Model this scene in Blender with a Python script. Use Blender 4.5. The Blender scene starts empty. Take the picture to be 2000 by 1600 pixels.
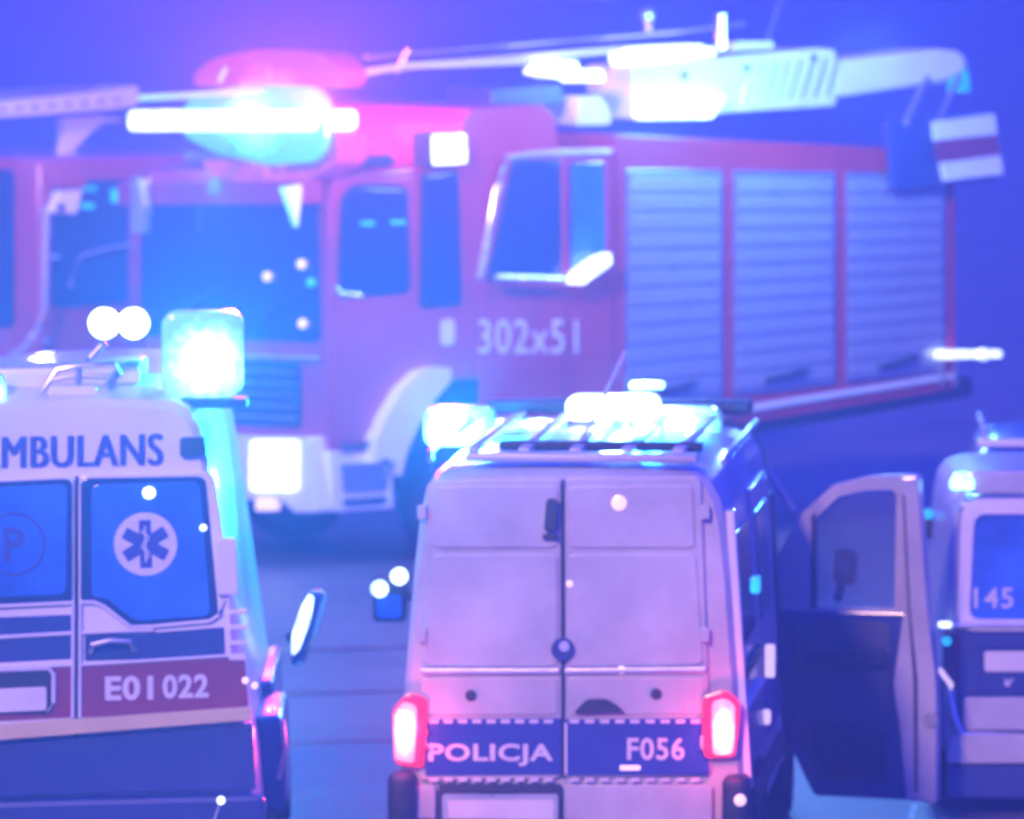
import bpy, bmesh, math, random
from mathutils import Vector, Matrix
random.seed(4)
R = math.radians
S = bpy.context.scene
C = S.collection

# ------------------------------------------------------------------ camera
CAM = Vector((0, 0, 5.9)); FPX = 14000.0; PITCH = math.atan(1020 / FPX)
cd = bpy.data.cameras.new('camera'); cam = bpy.data.objects.new('camera', cd); C.objects.link(cam)
cam.location = CAM; cam.rotation_euler = (math.pi / 2 - PITCH, 0, 0)
cd.sensor_width = 36; cd.lens = FPX / 2000 * 36; cd.clip_end = 3000; cd.clip_start = 0.5
cd.dof.use_dof = True; cd.dof.focus_distance = 32.0; cd.dof.aperture_fstop = 3.0
S.camera = cam

# ------------------------------------------------------------------ night sky, street light, exposure
w = bpy.data.worlds.new('World'); S.world = w; w.use_nodes = True
nt = w.node_tree; bg = nt.nodes['Background']
tc = nt.nodes.new('ShaderNodeTexCoord'); nz = nt.nodes.new('ShaderNodeTexNoise'); rp = nt.nodes.new('ShaderNodeValToRGB')
nz.inputs['Scale'].default_value = 1.6; nz.inputs['Detail'].default_value = 3
nt.links.new(tc.outputs['Generated'], nz.inputs['Vector']); nt.links.new(nz.outputs['Fac'], rp.inputs['Fac'])
rp.color_ramp.elements[0].position = .35; rp.color_ramp.elements[0].color = (0.022, 0.040, 0.85, 1)
rp.color_ramp.elements[1].position = .65; rp.color_ramp.elements[1].color = (0.040, 0.050, 1.0, 1)
nt.links.new(rp.outputs['Color'], bg.inputs['Color']); bg.inputs['Strength'].default_value = 2.15
sd = bpy.data.lights.new('street_light', 'SUN'); sun = bpy.data.objects.new('street_light', sd); C.objects.link(sun)
sd.energy = 3.5; sd.angle = R(6); sd.color = (1.0, 0.56, 0.42)
sun.rotation_euler = (R(62), 0, R(-22))
S.view_settings.view_transform = 'Standard'; S.view_settings.look = 'None'
S.view_settings.exposure = 0; S.view_settings.gamma = 1; S.view_settings.use_curve_mapping = False
S.cycles.max_bounces = 5; S.cycles.volume_bounces = 0; S.cycles.transparent_max_bounces = 6
S.cycles.sample_clamp_indirect = 3.0; S.cycles.caustics_reflective = False; S.cycles.caustics_refractive = False

# ------------------------------------------------------------------ materials
def mat(name, col, rough=.5, metal=0.0, coat=0.0, var=.12, scale=3.0, bump=0.0, emit=None, es=0.0, spec=.5, rvar=.1):
    m = bpy.data.materials.new(name); m.use_nodes = True; t = m.node_tree; b = t.nodes['Principled BSDF']
    b.inputs['Roughness'].default_value = rough; b.inputs['Metallic'].default_value = metal
    b.inputs['Coat Weight'].default_value = coat; b.inputs['Coat Roughness'].default_value = .12
    b.inputs['Specular IOR Level'].default_value = spec
    o = t.nodes.new('ShaderNodeTexCoord'); n = t.nodes.new('ShaderNodeTexNoise')
    n.inputs['Scale'].default_value = scale; n.inputs['Detail'].default_value = 6; n.inputs['Roughness'].default_value = .65
    t.links.new(o.outputs['Object'], n.inputs['Vector'])
    r = t.nodes.new('ShaderNodeValToRGB')
    r.color_ramp.elements[0].position = .3; r.color_ramp.elements[1].position = .7
    r.color_ramp.elements[0].color = [c * (1 - var) for c in col] + [1]
    r.color_ramp.elements[1].color = [min(1, c * (1 + var)) for c in col] + [1]
    t.links.new(n.outputs['Fac'], r.inputs['Fac']); t.links.new(r.outputs['Color'], b.inputs['Base Color'])
    mr = t.nodes.new('ShaderNodeMapRange')
    mr.inputs['To Min'].default_value = max(0, rough - rvar); mr.inputs['To Max'].default_value = min(1, rough + rvar)
    t.links.new(n.outputs['Fac'], mr.inputs['Value']); t.links.new(mr.outputs['Result'], b.inputs['Roughness'])
    if bump:
        bp = t.nodes.new('ShaderNodeBump'); bp.inputs['Strength'].default_value = bump; bp.inputs['Distance'].default_value = .02
        n2 = t.nodes.new('ShaderNodeTexNoise'); n2.inputs['Scale'].default_value = scale * 8
        t.links.new(o.outputs['Object'], n2.inputs['Vector']); t.links.new(n2.outputs['Fac'], bp.inputs['Height'])
        t.links.new(bp.outputs['Normal'], b.inputs['Normal'])
    if emit:
        b.inputs['Emission Color'].default_value = (*emit, 1); b.inputs['Emission Strength'].default_value = es
    return m

M = dict(
    shutter=mat('shutter_aluminium', (.5, .5, .53), .42, .6, 0, .06, .8),
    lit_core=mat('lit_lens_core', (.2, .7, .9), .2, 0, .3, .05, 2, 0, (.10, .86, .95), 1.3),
    silver=mat('silver_paint', (.56, .54, .56), .42, .12, .4, .24, 1.3, .08),
    white=mat('white_paint', (.86, .86, .86), .38, 0, .6, .05),
    cream=mat('reflective_cream_board', (.72, .60, .30), .45),
    red=mat('fire_red_paint', (.42, .025, .03), .35, 0, .7, .1),
    ambred=mat('red_reflective_band', (.26, .03, .06), .4, 0, .3),
    blue=mat('police_blue_band', (.02, .04, .30), .4, 0, .3),
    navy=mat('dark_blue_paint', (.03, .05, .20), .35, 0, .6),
    black=mat('black_plastic', (.025, .025, .03), .55, 0, 0, .2, 6, .2),
    rubber=mat('tyre_rubber', (.022, .022, .024), .8, 0, 0, .2, 9, .3),
    glass=mat('dark_glass', (.012, .03, .10), .16, 0, .8, .1, 2, 0, rvar=.03, spec=.9),
    sky_glass=mat('sky_tinted_glass', (.03, .17, .70), .24, 0, .8, .45, 1.4, 0, rvar=.05, spec=.8),  # blue sky reflection put into the base colour
    steel=mat('brushed_steel', (.62, .62, .64), .3, .85, 0, .1, 5),
    chrome=mat('bright_aluminium', (.85, .85, .87), .25, .6, .3, .05, 5),
    letter=mat('white_lettering_film', (.75, .75, .78), .5, 0, 0, .08, 8),
    letterb=mat('blue_lettering_film', (.04, .05, .32), .5, 0, 0, .08, 8),
    plate=mat('plate_face', (.8, .8, .78), .45),
    seat=mat('seat_fabric', (.05, .05, .07), .9, 0, 0, .2, 12, .3),
    trim=mat('grey_door_trim', (.08, .08, .11), .65, 0, 0, .15, 5, .2),
    orange=mat('orange_lens', (.8, .2, .03), .25, 0, .6, .1, 5, 0, (1, .25, .1), 1.2),
    redlens=mat('red_tail_lens', (.6, .01, .03), .2, 0, .8, .1, 6, 0, (1, .03, .10), 1.6),
    lit_tail=mat('lit_tail_bulb', (.9, .3, .3), .3, 0, 0, .02, 6, 0, (1, .40, .48), 7),
    lit_cyan=mat('lit_cyan_lens', (.3, .8, .9), .2, 0, .5, .02, 4, 0, (.42, .93, 1.0), 4.5),
    lit_blue=mat('lit_blue_lens', (.02, .4, .9), .2, 0, .5, .02, 4, 0, (.03, .70, 1.0), 1.3),
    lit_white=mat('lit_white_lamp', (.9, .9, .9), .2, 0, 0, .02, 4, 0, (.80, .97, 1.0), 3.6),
    dull_lens=mat('unlit_lens', (.10, .015, .05), .3),
    halo_pink=mat('pink_halo_glow', (.8, .1, .3), .3, 0, .3, .25, 2.5, 0, (1, .26, .58), 1.0),  # pink glare halo of the beacon, put into an emitting surface
    lit_dim=mat('dim_glow', (.9, .7, .75), .2, 0, 0, .02, 4, 0, (1.0, .72, .85), 1.0),
)

# ------------------------------------------------------------------ helpers
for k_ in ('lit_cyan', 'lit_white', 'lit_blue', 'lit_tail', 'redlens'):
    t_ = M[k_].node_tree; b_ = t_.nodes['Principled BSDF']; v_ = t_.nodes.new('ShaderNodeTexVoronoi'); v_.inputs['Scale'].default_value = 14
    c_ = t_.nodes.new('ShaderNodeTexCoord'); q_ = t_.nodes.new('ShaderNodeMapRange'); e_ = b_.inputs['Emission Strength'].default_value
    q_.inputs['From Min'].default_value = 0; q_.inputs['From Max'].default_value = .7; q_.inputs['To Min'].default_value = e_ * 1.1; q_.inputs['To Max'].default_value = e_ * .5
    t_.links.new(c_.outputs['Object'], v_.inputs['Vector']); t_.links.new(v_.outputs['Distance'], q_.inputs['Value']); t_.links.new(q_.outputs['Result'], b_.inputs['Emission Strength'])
def link(o, parent=None):
    C.objects.link(o)
    if parent is not None: o.parent = parent
    return o
def mesh_obj(name, verts, faces, m, parent=None, smooth=None, bevel=0, seg=2):
    me = bpy.data.meshes.new(name); bm = bmesh.new()
    vs = [bm.verts.new(v) for v in verts]
    for f in faces:
        try: bm.faces.new([vs[i] for i in f])
        except ValueError: pass
    bmesh.ops.recalc_face_normals(bm, faces=bm.faces)
    if bevel:
        es = [e for e in bm.edges if len(e.link_faces) == 2 and e.calc_face_angle(0) > R(25)]
        bmesh.ops.bevel(bm, geom=es, offset=bevel, segments=seg, affect='EDGES', profile=.6, clamp_overlap=True)
    bm.to_mesh(me); bm.free()
    if smooth:
        for p in me.polygons: p.use_smooth = True
        me.set_sharp_from_angle(angle=R(smooth))
    me.materials.append(m if not isinstance(m, str) else M[m])
    return link(bpy.data.objects.new(name, me), parent)
def thing(name, label, cat, loc, rot=(0, 0, 0), group=None):
    o = link(bpy.data.objects.new(name, None)); o.location = loc; o.rotation_euler = rot
    o.empty_display_size = .3; o['label'] = label; o['category'] = cat
    if group: o['group'] = group
    bpy.context.view_layer.update()
    return o
def ray(px, py):
    x = (px - 1000) / FPX; v = (800 - py) / FPX
    return Vector((x, math.cos(PITCH) + v * math.sin(PITCH), -math.sin(PITCH) + v * math.cos(PITCH)))
def W3(px, py, D):
    d = ray(px, py); return CAM + d * (D / d.y)
class Plane:                                       # a flat face of a vehicle: measures real positions on it
    def __init__(s, veh, O, U, V):
        s.veh = veh; s.O = Vector(O); s.U = Vector(U).normalized(); s.V = Vector(V).normalized(); s.N = s.U.cross(s.V).normalized()
        mi = veh.matrix_world.inverted(); s.c = mi @ CAM; s.mr = mi.to_3x3()
    def uv(s, px, py):
        d = s.mr @ ray(px, py); t = (s.O - s.c).dot(s.N) / d.dot(s.N); p = s.c + d * t - s.O
        return p.dot(s.U), p.dot(s.V)
    def at(s, u, v, w=0): return s.O + s.U * u + s.V * v + s.N * w
    def px(s, x, y, w=0): return s.at(*s.uv(x, y), w)
def rounded(pts, r, seg=5):
    if not r: return pts
    out = []; n = len(pts)
    for i in range(n):
        p = Vector(pts[i]); a = Vector(pts[i - 1]) - p; b = Vector(pts[(i + 1) % n]) - p
        rr = min(r, a.length * .45, b.length * .45); a = p + a.normalized() * rr; b = p + b.normalized() * rr
        for k in range(seg + 1):
            t = k / seg; out.append(tuple(a * (1 - t) ** 2 + p * 2 * t * (1 - t) + b * t * t))
    return out
def prism(pl, name, uvs, off, th, m, bevel=0, parent=None):
    n = len(uvs)
    vs = [pl.at(u, v, off) for u, v in uvs] + [pl.at(u, v, off + th) for u, v in uvs]
    fs = [list(range(n)), list(range(n, 2 * n))] + [[i, (i + 1) % n, n + (i + 1) % n, n + i] for i in range(n)]
    return mesh_obj(name, vs, fs, m, parent or pl.veh, bevel=bevel)
def panel(pl, name, pts, off, th, m, r=0, bevel=.004, parent=None):
    return prism(pl, name, rounded([pl.uv(*p) for p in pts], r), off, th, m, bevel, parent)
def rect(pl, name, x0, y0, x1, y1, off, th, m, r=0, bevel=.004, parent=None):
    return panel(pl, name, [(x0, y1), (x1, y1), (x1, y0), (x0, y0)], off, th, m, r, bevel, parent)
def ring(pl, name, outer, inner, off, th, m, r=0, ri=0, parent=None):
    a = rounded([pl.uv(*p) for p in outer], r); b = rounded([pl.uv(*p) for p in inner], ri)
    if not r: a = rounded(a, 1e-4)
    if not ri: b = rounded(b, 1e-4)
    n = len(a)
    vs = [pl.at(u, v, w_) for w_ in (off, off + th) for q in (a, b) for u, v in q]
    A, B, A2, B2 = 0, n, 2 * n, 3 * n; fs = []
    for i in range(n):
        j = (i + 1) % n
        fs += [[A2 + i, A2 + j, B2 + j, B2 + i], [A + i, A + j, B + j, B + i], [A + i, A + j, A2 + j, A2 + i], [B + i, B + j, B2 + j, B2 + i]]
    return mesh_obj(name, vs, fs, m, parent or pl.veh, smooth=30)
def tube(name, path, r, m, parent=None, seg=8):
    path = [Vector(p) for p in path]; vs = []; fs = []
    for i, p in enumerate(path):
        t = (path[min(i + 1, len(path) - 1)] - path[max(i - 1, 0)]).normalized()
        a = t.cross(Vector((0, 0, 1)) if abs(t.z) < .9 else Vector((1, 0, 0))).normalized(); b = t.cross(a)
        for k in range(seg):
            g = 2 * math.pi * k / seg; vs.append(p + a * math.cos(g) * r + b * math.sin(g) * r)
    for i in range(len(path) - 1):
        for k in range(seg):
            fs.append([i * seg + k, i * seg + (k + 1) % seg, (i + 1) * seg + (k + 1) % seg, (i + 1) * seg + k])
    fs += [list(range(seg)), list(range((len(path) - 1) * seg, len(path) * seg))]
    return mesh_obj(name, vs, fs, m, parent, smooth=40)
def line(pl, name, pts, wd, off, m, parent=None):
    return tube(name, [pl.px(x, y, off) for x, y in pts], wd, m, parent or pl.veh)
def box(name, c, d, m, parent=None, bevel=.01, seg=2):
    x, y, z = [k / 2 for k in d]; c = Vector(c)
    vs = [c + Vector((sx * x, sy * y, sz * z)) for sx in (-1, 1) for sy in (-1, 1) for sz in (-1, 1)]
    fs = [[0, 1, 3, 2], [4, 5, 7, 6], [0, 1, 5, 4], [2, 3, 7, 6], [0, 2, 6, 4], [1, 3, 7, 5]]
    return mesh_obj(name, vs, fs, m, parent, smooth=40, bevel=bevel, seg=seg)
def lathe(name, c, axis, prof, m, parent=None, seg=24):
    c = Vector(c); t = Vector(axis).normalized()
    a = t.cross(Vector((0, 0, 1)) if abs(t.z) < .9 else Vector((1, 0, 0))).normalized(); b = t.cross(a)
    vs = []; fs = []
    for r_, h in prof:
        for k in range(seg):
            g = 2 * math.pi * k / seg; vs.append(c + t * h + (a * math.cos(g) + b * math.sin(g)) * max(r_, 1e-4))
    for i in range(len(prof) - 1):
        for k in range(seg):
            fs.append([i * seg + k, i * seg + (k + 1) % seg, (i + 1) * seg + (k + 1) % seg, (i + 1) * seg + k])
    fs += [list(range(seg)), list(range((len(prof) - 1) * seg, len(prof) * seg))]
    return mesh_obj(name, vs, fs, m, parent, smooth=35)
def disc(pl, name, x, y, r, off, th, m, parent=None, seg=28):
    u, v = pl.uv(x, y)
    return prism(pl, name, [(u + r * math.cos(2 * math.pi * k / seg), v + r * math.sin(2 * math.pi * k / seg)) for k in range(seg)], off, th, m, 0, parent)
def text(pl, name, s, x0, x1, y0, y1, off, m, parent=None, bold=.02, skew=0.0, heavy=0):
    cu = bpy.data.curves.new('t', 'FONT'); cu.body = s; cu.extrude = .01; cu.offset = bold; cu.resolution_u = 4
    cu.space_character = 1.08
    o = bpy.data.objects.new('t', cu); C.objects.link(o); bpy.context.view_layer.update()
    me = bpy.data.meshes.new_from_object(o.evaluated_get(bpy.context.evaluated_depsgraph_get()))
    bpy.data.objects.remove(o)
    xs = [v.co.x for v in me.vertices]; ys = [v.co.y for v in me.vertices]; a, b, c, d = min(xs), max(xs), min(ys), max(ys)
    for v in me.vertices:
        fx = (v.co.x - a) / (b - a); fy = (v.co.y - c) / (d - c)
        x = x0 + (x1 - x0) * fx; y = y1 + (y0 - y1) * fy + skew * (x - x0)
        v.co = pl.px(x, y, off + (.003 if v.co.z > 0 else 0))
    me.materials.clear(); me.materials.append(M[m])
    if heavy:                                       # a second stroke beside the first, one millimetre proud
        bm = bmesh.new(); bm.from_mesh(me); d = bmesh.ops.duplicate(bm, geom=bm.verts[:] + bm.edges[:] + bm.faces[:])
        for v in d['geom']:
            if isinstance(v, bmesh.types.BMVert): v.co += pl.U * heavy + pl.N * .001
        bm.to_mesh(me); bm.free()
    return link(bpy.data.objects.new(name, me), parent or pl.veh)
def flash(parent, px, py, D, e, col, rad=.05, size=150, up=.12):      # a beacon throwing its beam towards the camera's side of the road
    world = W3(px, py, D); l = bpy.data.lights.new('beacon_beam', 'SPOT'); l.energy = e; l.color = col; l.shadow_soft_size = rad
    l.spot_size = R(size); l.spot_blend = .8; o = bpy.data.objects.new('beacon_beam', l); link(o, parent)
    d = (Vector((world.x * .3, 0, world.z + up * world.y)) - world).normalized(); bpy.context.view_layer.update()
    m = Matrix.Translation(world) @ d.to_track_quat('-Z', 'Y').to_matrix().to_4x4()
    o.matrix_basis = parent.matrix_world.inverted() @ m; return o
def halo_fade(base, c, rad, e0, e1, sq=(1, 1, 1)):     # emission fading from a centre, a glare halo put into the lens
    m = M[base].copy(); t = m.node_tree; b = t.nodes['Principled BSDF']
    for l_ in list(b.inputs['Emission Strength'].links): t.links.remove(l_)
    o = t.nodes.new('ShaderNodeTexCoord'); su = t.nodes.new('ShaderNodeVectorMath'); su.operation = 'SUBTRACT'; su.inputs[1].default_value = c
    mu = t.nodes.new('ShaderNodeVectorMath'); mu.operation = 'MULTIPLY'; mu.inputs[1].default_value = sq
    le = t.nodes.new('ShaderNodeVectorMath'); le.operation = 'LENGTH'; q = t.nodes.new('ShaderNodeMapRange'); q.interpolation_type = 'SMOOTHSTEP'
    n = t.nodes.new('ShaderNodeTexNoise'); n.inputs['Scale'].default_value = 5 / rad; n.inputs['Detail'].default_value = 1
    ad = t.nodes.new('ShaderNodeMath'); ad.operation = 'MULTIPLY_ADD'; ad.inputs[1].default_value = rad * .5
    q.inputs['From Min'].default_value = rad * .45; q.inputs['From Max'].default_value = rad * 1.25; q.inputs['To Min'].default_value = e0; q.inputs['To Max'].default_value = e1
    t.links.new(o.outputs['Object'], su.inputs[0]); t.links.new(su.outputs[0], mu.inputs[0]); t.links.new(mu.outputs[0], le.inputs[0])
    t.links.new(o.outputs['Object'], n.inputs['Vector']); t.links.new(n.outputs['Fac'], ad.inputs[0]); t.links.new(le.outputs['Value'], ad.inputs[2])
    t.links.new(ad.outputs[0], q.inputs['Value']); t.links.new(q.outputs['Result'], b.inputs['Emission Strength']); return m
def lamp(parent, world, e, col, rad=.06, name='lamp_light'):
    l = bpy.data.lights.new(name, 'POINT'); l.energy = e; l.color = col; l.shadow_soft_size = rad
    o = bpy.data.objects.new(name, l); link(o, parent); o.location = parent.matrix_world.inverted() @ world
    return o
PROF = [(.97, 0), (1, .05), (1, .2), (1, .38), (1, .55), (1, .72), (.99, .86), (.965, .93), (.91, .972), (.80, .992), (.5, 1.0), (.2, 1.003)]
def body(veh, st, m, k=.07, name='body'):          # stations: y, z low, z top, half low, half top
    prof = PROF + [(-a, b) for a, b in reversed(PROF)]; n = len(prof); vs = []; fs = []
    for (y, zl, zt, hl, ht) in st:
        for fx, fz in prof:
            z = zl + (zt - zl) * fz; h = hl + (ht - hl) * max(0, fz - .15) / .85
            vs.append((h * fx, y + k * z, z))
    for i in range(len(st) - 1):
        for j in range(n):
            fs.append([i * n + j, i * n + (j + 1) % n, (i + 1) * n + (j + 1) % n, (i + 1) * n + j])
    fs += [list(range(n)), list(range((len(st) - 1) * n, len(st) * n))]
    return mesh_obj(name, vs, fs, m, veh, smooth=32)
def wheel(veh, x, y, z, r=.34, wd=.22, ax=(1, 0, 0), rim='steel'):
    t = lathe('wheel', (x, y, z), ax, [(r * .62, -wd / 2), (r * .93, -wd / 2), (r, -wd * .36), (r, wd * .36), (r * .93, wd / 2), (r * .62, wd / 2)], 'rubber', veh)
    c = Vector((x, y, z)); a = Vector(ax)
    lathe('rim', c, ax, [(r * .62, wd * .42), (r * .56, wd * .5), (r * .5, wd * .3), (r * .2, wd * .34), (r * .16, wd * .48), (.01, wd * .5)], rim, t)
    return t

# ------------------------------------------------------------------ ground
def gz(y):
    t = max(0, min(1, (y - 47) / 9)); return .37 * t * t * (3 - 2 * t)
asph = mat('wet_asphalt', (.13, .125, .12), .46, 0, 0, .5, .9, .8, rvar=.14, spec=.35)
ys = [-120, -60, 0, 20, 30, 36, 40, 44] + [46 + i for i in range(12)] + [60, 65, 72, 85, 110, 150, 220, 330, 460]
xs = [-160, -60, -25, -12, -6, -3, 0, 3, 6, 12, 25, 60, 160]
vs = [(x, y, gz(y)) for y in ys for x in xs]; nx = len(xs)
fs = [[j * nx + i, j * nx + i + 1, (j + 1) * nx + i + 1, (j + 1) * nx + i] for j in range(len(ys) - 1) for i in range(nx - 1)]
g = mesh_obj('road', vs, fs, asph, smooth=60); g['kind'] = 'structure'
def on_road(px, py):
    lo, hi = 20, 400
    for _ in range(50):
        md = (lo + hi) / 2; p = W3(px, py, md)
        if p.z > gz(md): lo = md
        else: hi = md
    return W3(px, py, lo)
def road_strip(name, quad, m, dz=.004):
    p = [on_road(*q) for q in quad]; n = 6; vs = []
    for i in range(n + 1):
        t = i / n
        for a, b in ((p[0], p[3]), (p[1], p[2])):
            q = a.lerp(b, t); vs.append((q.x, q.y, gz(q.y) + dz))
    o = mesh_obj(name, vs, [[2 * i, 2 * i + 1, 2 * i + 3, 2 * i + 2] for i in range(n)], m); o['kind'] = 'structure'; return o
lanep = mat('white_road_paint', (.80, .80, .80), .28, 0, .5, .1, 3, .3)
tar = mat('tar_joint', (.02, .02, .022), .25, 0, .2, .2, 4, .2)
for yy in (1268, 1352, 1448):
    road_strip('tar_joint', [(540, yy + 7), (860, yy - 2), (860, yy - 7), (540, yy + 2)], tar)
road_strip('lane_marking', [(1772, 1600), (1784, 1600), (1792, 1572), (1782, 1572)], lanep)

# ------------------------------------------------------------------ police van (centre)
pv = thing('police_van', 'silver police van with its front passenger door open and both tail lights lit', 'van', (.33, 41.2, 0), (0, 0, R(-5.5)))
body(pv, [(0, .42, 2.50, .98, .84), (.04, .40, 2.53, 1.01, .875), (.3, .38, 2.55, 1.025, .90), (2, .36, 2.56, 1.03, .90), (3.5, .36, 2.54, 1.03, .90),
          (3.75, .36, 2.42, 1.02, .88), (4.35, .36, 1.75, 1.0, .86), (4.7, .36, 1.32, .98, .84), (5.2, .36, 1.05, .9, .75), (5.35, .4, .8, .8, .6)], 'silver')
P = Plane(pv, (0, 0, 0), (1, 0, 0), (0, .07, 1))
for nm, q in (('rear_door', [(834, 940), (1096, 934), (1098, 1520), (818, 1524)]), ('rear_door', [(1104, 934), (1370, 930), (1390, 1514), (1105, 1519)])):
    d = panel(P, nm, q, .004, .028, 'silver', .05, .008)
    L = q[0][0] < 1000
    x0, x1 = (846, 1090) if L else (1110, 1358)
    s = lambda x, y: (x, y)
    panel(P, 'upper_panel', [(x0 - 2, 1070), (x1, 1070), (x1 - (0 if L else 4), 948), (x0 + 4, 950)], .032, .014, 'silver', .04, .006, d)
    panel(P, 'window_blank', [(x0 - 14 if L else x0, 1303), (x1, 1303) if L else (x1 + 16, 1300), (x1, 1082) if L else (x1 + 2, 1082), (x0, 1082)], .032, .014, 'silver', .05, .006, d)
    panel(P, 'crease_ledge', [(x0 - 22, 1316) if L else (x0 - 6, 1315), (x1 + 4, 1315) if L else (x1 + 22, 1312), (x1 + 4, 1306) if L else (x1 + 22, 1303), (x0 - 22, 1306) if L else (x0 - 6, 1306)], .032, .03, 'chrome', 0, .006, d)  # bright metal strip stands in for the highlight along the crease
    panel(P, 'lower_panel', [(x0 - 20 if L else x0, 1396), (x1, 1396) if L else (x1 + 20, 1394), (x1, 1324) if L else (x1 + 18, 1322), (x0 - 20 if L else x0, 1324)], .032, .012, 'silver', .03, .005, d)
    bx0, bx1 = (832, 1097) if L else (1106, 1386)
    b = panel(P, 'blue_stripe', [(bx0, 1514), (bx1, 1512), (bx1, 1402), (bx0, 1404)], .034, .008, 'blue', 0, .002, d)
    for k in range(9):
        x = bx0 + 8 + k * (bx1 - bx0 - 14) / 9
        rect(P, 'reflective_dash', x, 1405, x + 18, 1412, .042, .003, 'letter', 0, 0, b)
        rect(P, 'reflective_dash', x, 1519, x + 18, 1526, .036, .003, 'letter', 0, 0, b)
    for yy in (1000, 1240, 1450):
        xx = 826 if L else 1378
        rect(P, 'hinge', xx - 9, yy - 14, xx + 9, yy + 14, .03, .03, 'silver', .01, .006, d)
rect(P, 'door_seam', 1098, 936, 1102.5, 1518, .02, .018, 'black', 0, 0)
rect(P, 'stripe_divider', 1104, 1412, 1109, 1512, .044, .003, 'letter', 0, 0)
text(P, 'lettering', 'POLICJA', 838, 1082, 1452, 1496, .0425, 'letter', bold=.03)
text(P, 'lettering', 'F056', 1226, 1338, 1440, 1484, .0425, 'letter', bold=.02)
bl = panel(P, 'brake_light', [(1064, 1038), (1090, 1038), (1093, 975), (1070, 972)], .04, .05, 'black', .03, .008)
rect(P, 'camera_lens', 1062, 1042, 1092, 1054, .046, .03, 'black', .01, .004)
disc(P, 'emblem', 1101, 1268, .068, .046, .02, 'navy'); disc(P, 'emblem_face', 1104, 1262, .03, .067, .006, 'chrome')
for x, y in ((921, 1358), (1283, 1355)): disc(P, 'lock_button', x, y, .032, .044, .012, 'black')
panel(P, 'door_handle', [(1122, 1392), (1222, 1390), (1205, 1375), (1185, 1364), (1150, 1364), (1136, 1376)], .044, .035, 'black', .02, .006)
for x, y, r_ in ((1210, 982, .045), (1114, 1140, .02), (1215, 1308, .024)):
    u, v = P.uv(x, y); lathe('glint_dot', P.at(u, v, .045), P.N, [(r_, 0), (r_, .004), (r_ * .5, .010), (.001, .012)], 'lit_dim', pv, 12)  # glowing dots, emission stands in for bright reflections on the doors
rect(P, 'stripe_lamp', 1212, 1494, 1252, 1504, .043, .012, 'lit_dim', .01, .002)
# tail lights
for L, q, core in ((1, [(772, 1492), (830, 1500), (838, 1362), (798, 1352), (768, 1385)], [(774, 1484), (812, 1490), (818, 1378), (792, 1368), (772, 1392)]),
                   (0, [(1376, 1480), (1438, 1478), (1448, 1370), (1420, 1346), (1372, 1360)], [(1394, 1474), (1434, 1472), (1438, 1376), (1418, 1362), (1392, 1370)])):
    t = panel(P, 'tail_light', q, .01, .06, 'redlens', .04, .01)
    panel(P, 'lit_bulb', core, .07, .02, halo_fade('lit_tail', P.px(794 if L else 1416, 1428, .09), .13, 6, .9, (1.5, 1, .72)), .03, .006, t)
    for k in range(3):
        y = 1398 + k * 28; x = 818 if L else 1374
        rect(P, 'lens_rib', x, y, x + 20, y + 8, .07, .012, 'redlens', 0, .002, t)
    u, v = P.uv(796 if L else 1415, 1425); lamp(pv, pv.matrix_world @ P.at(u, v, .25), 14, (1, .05, .16), .05); w_ = pv.matrix_world @ P.at(u, v, .16); p_ = flash(pv, 0, 0, 40, 90, (1, .04, .14), .03, 120, .3); p_.location = pv.matrix_world.inverted() @ w_
# lower rear
rect(P, 'plate_recess', 858, 1530, 1098, 1640, .034, .008, 'black', .02)
pp = rect(P, 'number_plate', 872, 1556, 1086, 1606, .045, .012, 'plate', .02, .003)
ring(P, 'plate_frame', [(866, 1612), (1092, 1612), (1092, 1550), (866, 1550)], [(875, 1604), (1083, 1604), (1083, 1559), (875, 1559)], .046, .016, 'steel', .02, .01)
rect(P, 'plate_lamp', 940, 1540, 1010, 1548, .044, .03, 'black', .01)
rect(P, 'lower_sill', 1106, 1534, 1392, 1640, .02, .03, 'silver', .02)
rect(P, 'lower_sill', 786, 1534, 852, 1640, .02, .03, 'silver', .02)
box('rear_bumper', (0, -.02, .40), (2.10, .34, .24), 'black', pv, .06, 3)
for sx in (-1, 1): box('bumper_corner', (sx * .97, .06, .62), (.16, .34, .34), 'black', pv, .06, 3)
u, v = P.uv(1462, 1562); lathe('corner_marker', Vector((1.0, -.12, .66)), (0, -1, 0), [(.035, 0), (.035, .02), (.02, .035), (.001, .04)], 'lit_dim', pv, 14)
# roof
for k in range(5):
    box('roof_rib', (-.6 + k * .3, 1.9, 2.628), (.07, 3.0, .03), 'silver', pv, .01)
box('roof_spoiler', (0.05, .28, 2.60), (1.35, .16, .05), 'silver', pv, .02)
box('roof_spoiler', (0.12, .75, 2.63), (1.2, .08, .06), 'black', pv, .02)
roofx = lambda px, D: (px - 1000) * D / FPX
lb = box('light_bar', (0, 3.6, 2.66), (1.66, .34, .08), 'black', pv, .03)
Pb = Plane(pv, (0, 3.42, 0), (1, 0, 0), (0, 0, 1))
rect(Pb, 'light_bar_lens', 836, 790, 972, 866, .0, .30, halo_fade('lit_cyan', Pb.px(896, 836, .3), .20, 5, .3, (.7, 1, 1)), .08, .03, lb)
rect(Pb, 'light_bar_lens', 1112, 768, 1292, 816, .0, .30, 'lit_white', .07, .03, lb)
rect(Pb, 'light_bar_lens', 1206, 790, 1414, 880, .02, .26, halo_fade('lit_cyan', Pb.px(1312, 840, .28), .26, 5, .3, (.7, 1, 1)), .09, .03, lb)
rect(Pb, 'light_bar_housing', 958, 812, 1112, 846, .0, .22, 'steel', .04, .02, lb)
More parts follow.
